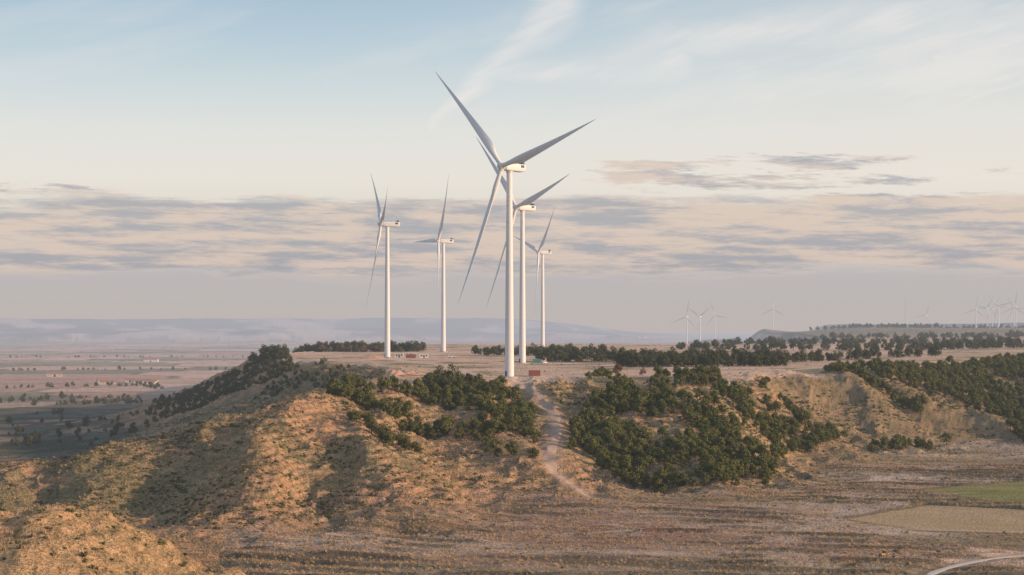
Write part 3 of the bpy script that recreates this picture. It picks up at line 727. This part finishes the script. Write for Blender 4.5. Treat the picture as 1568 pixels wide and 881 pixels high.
def rotn(angle,sa,sb,scale,detail=5,rough=.55,seed=0.,wp=warp):
    ca,sn=math.cos(angle),math.sin(angle)
    u=mth(nt,'ADD',mth(nt,'MULTIPLY',az,ca),mth(nt,'MULTIPLY',el,sn));v=mth(nt,'SUBTRACT',mth(nt,'MULTIPLY',el,ca),mth(nt,'MULTIPLY',az,sn))
    return noise(nt,vmth(nt,'ADD',comb(mth(nt,'MULTIPLY',u,sa),mth(nt,'MULTIPLY',v,sb),seed),wp),scale,detail,rough)
c1=mth(nt,'MAXIMUM',seg(-.10,.255,-.03,.32,.022),seg(-.05,.30,.06,.41,.045))
c2=mth(nt,'MAXIMUM',seg(-.04,.315,.20,.345,.036),seg(.12,.345,.55,.40,.045))
c3=mth(nt,'MAXIMUM',mth(nt,'MULTIPLY',seg(.53,.335,.64,.335,.018),1.),mth(nt,'MULTIPLY',seg(.50,.27,.66,.31,.006),.5))
ci=mth(nt,'MAXIMUM',mth(nt,'MAXIMUM',c1,mth(nt,'MULTIPLY',c2,.9)),c3)
nci=sstep(nt,rotn(.35,4,22,1.6,4,.6,3.),.3,.72)
ci=mth(nt,'MULTIPLY',ci,mth(nt,'ADD',mth(nt,'MULTIPLY',nci,.65),.35))
gen=mth(nt,'MULTIPLY',sstep(nt,rotn(.22,2.2,12,1.2,4,.6,8.),.44,.70),mth(nt,'MULTIPLY',sstep(nt,el,.2,.3),mth(nt,'ADD',.25,mth(nt,'MULTIPLY',sstep(nt,az,-.1,.5),.6))))
ci=mth(nt,'MAXIMUM',ci,gen)
base_c=mixc(nt,mth(nt,'MULTIPLY',ci,.9),base_c,(.88,.84,.81))
def band(lo0,lo1,hi0,hi1):
    return mth(nt,'MULTIPLY',sstep(nt,el,lo0,lo1),sstep(nt,el,hi0,hi1,1.,0.))
nA_=rotn(.01,3.2,30,1.,6,.66,1.)
m1=mth(nt,'MULTIPLY',band(.05,.10,.138,.190),mth(nt,'ADD',.75,mth(nt,'MULTIPLY',sstep(nt,az,-.64,-.45),.25)))
dens1=mth(nt,'MULTIPLY',sstep(nt,mth(nt,'ADD',nA_,mth(nt,'MULTIPLY',m1,.39)),.58,.80),sstep(nt,m1,0.,.4))
nC=rotn(-.03,4.8,40,1.35,5,.68,5.)
m2=mth(nt,'MULTIPLY',band(.165,.185,.205,.23),mth(nt,'MULTIPLY',sstep(nt,az,.03,.16),sstep(nt,az,.5,.62,1.,.4)))
dens2=mth(nt,'MULTIPLY',sstep(nt,mth(nt,'ADD',nC,mth(nt,'MULTIPLY',m2,.20)),.62,.78),sstep(nt,m2,0.,.4))
m3=mth(nt,'MULTIPLY',band(.12,.145,.16,.18),sstep(nt,az,.15,.45))
dens3=mth(nt,'MULTIPLY',sstep(nt,mth(nt,'ADD',nC,mth(nt,'MULTIPLY',m3,.27)),.60,.76),sstep(nt,m3,0.,.4))
m4=mth(nt,'MULTIPLY',band(.162,.172,.178,.19),sstep(nt,az,-.45,-.55))
dens4=mth(nt,'MULTIPLY',sstep(nt,mth(nt,'ADD',nC,mth(nt,'MULTIPLY',m4,.2)),.60,.75),m4)
dens=mth(nt,'MAXIMUM',mth(nt,'MAXIMUM',dens1,dens4),mth(nt,'MAXIMUM',dens2,dens3))
litn=sstep(nt,rotn(-.02,6,50,1.3,5,.68,2.),.38,.60)
ccol=mixc(nt,litn,(.37,.375,.43),(.74,.59,.50))
ccol=mixc(nt,sstep(nt,dens,.05,.5),(.84,.68,.57),ccol)
base_c=mixc(nt,mth(nt,'MULTIPLY',dens,.80),base_c,ccol)
sc=vmth(nt,'SCALE',base_c,None,10.)
fin=mixc(nt,.90,sky.outputs[0],sc)
bg=nd(nt,'ShaderNodeBackground');bg.inputs[1].default_value=.1;nt.links.new(fin,bg.inputs[0])
wo=nd(nt,'ShaderNodeOutputWorld');nt.links.new(bg.outputs[0],wo.inputs[0])
# ------------------------------------------------------------ camera
cd=bpy.data.cameras.new('camera');cd.sensor_width=36;cd.lens=28.01*Q;cd.shift_y=.043;cd.clip_end=90000;cd.clip_start=1
co=bpy.data.objects.new('camera',cd);scene.collection.objects.link(co);co.location=(0,0,CAMZ);co.rotation_euler=(math.radians(90),0,0)
scene.camera=co
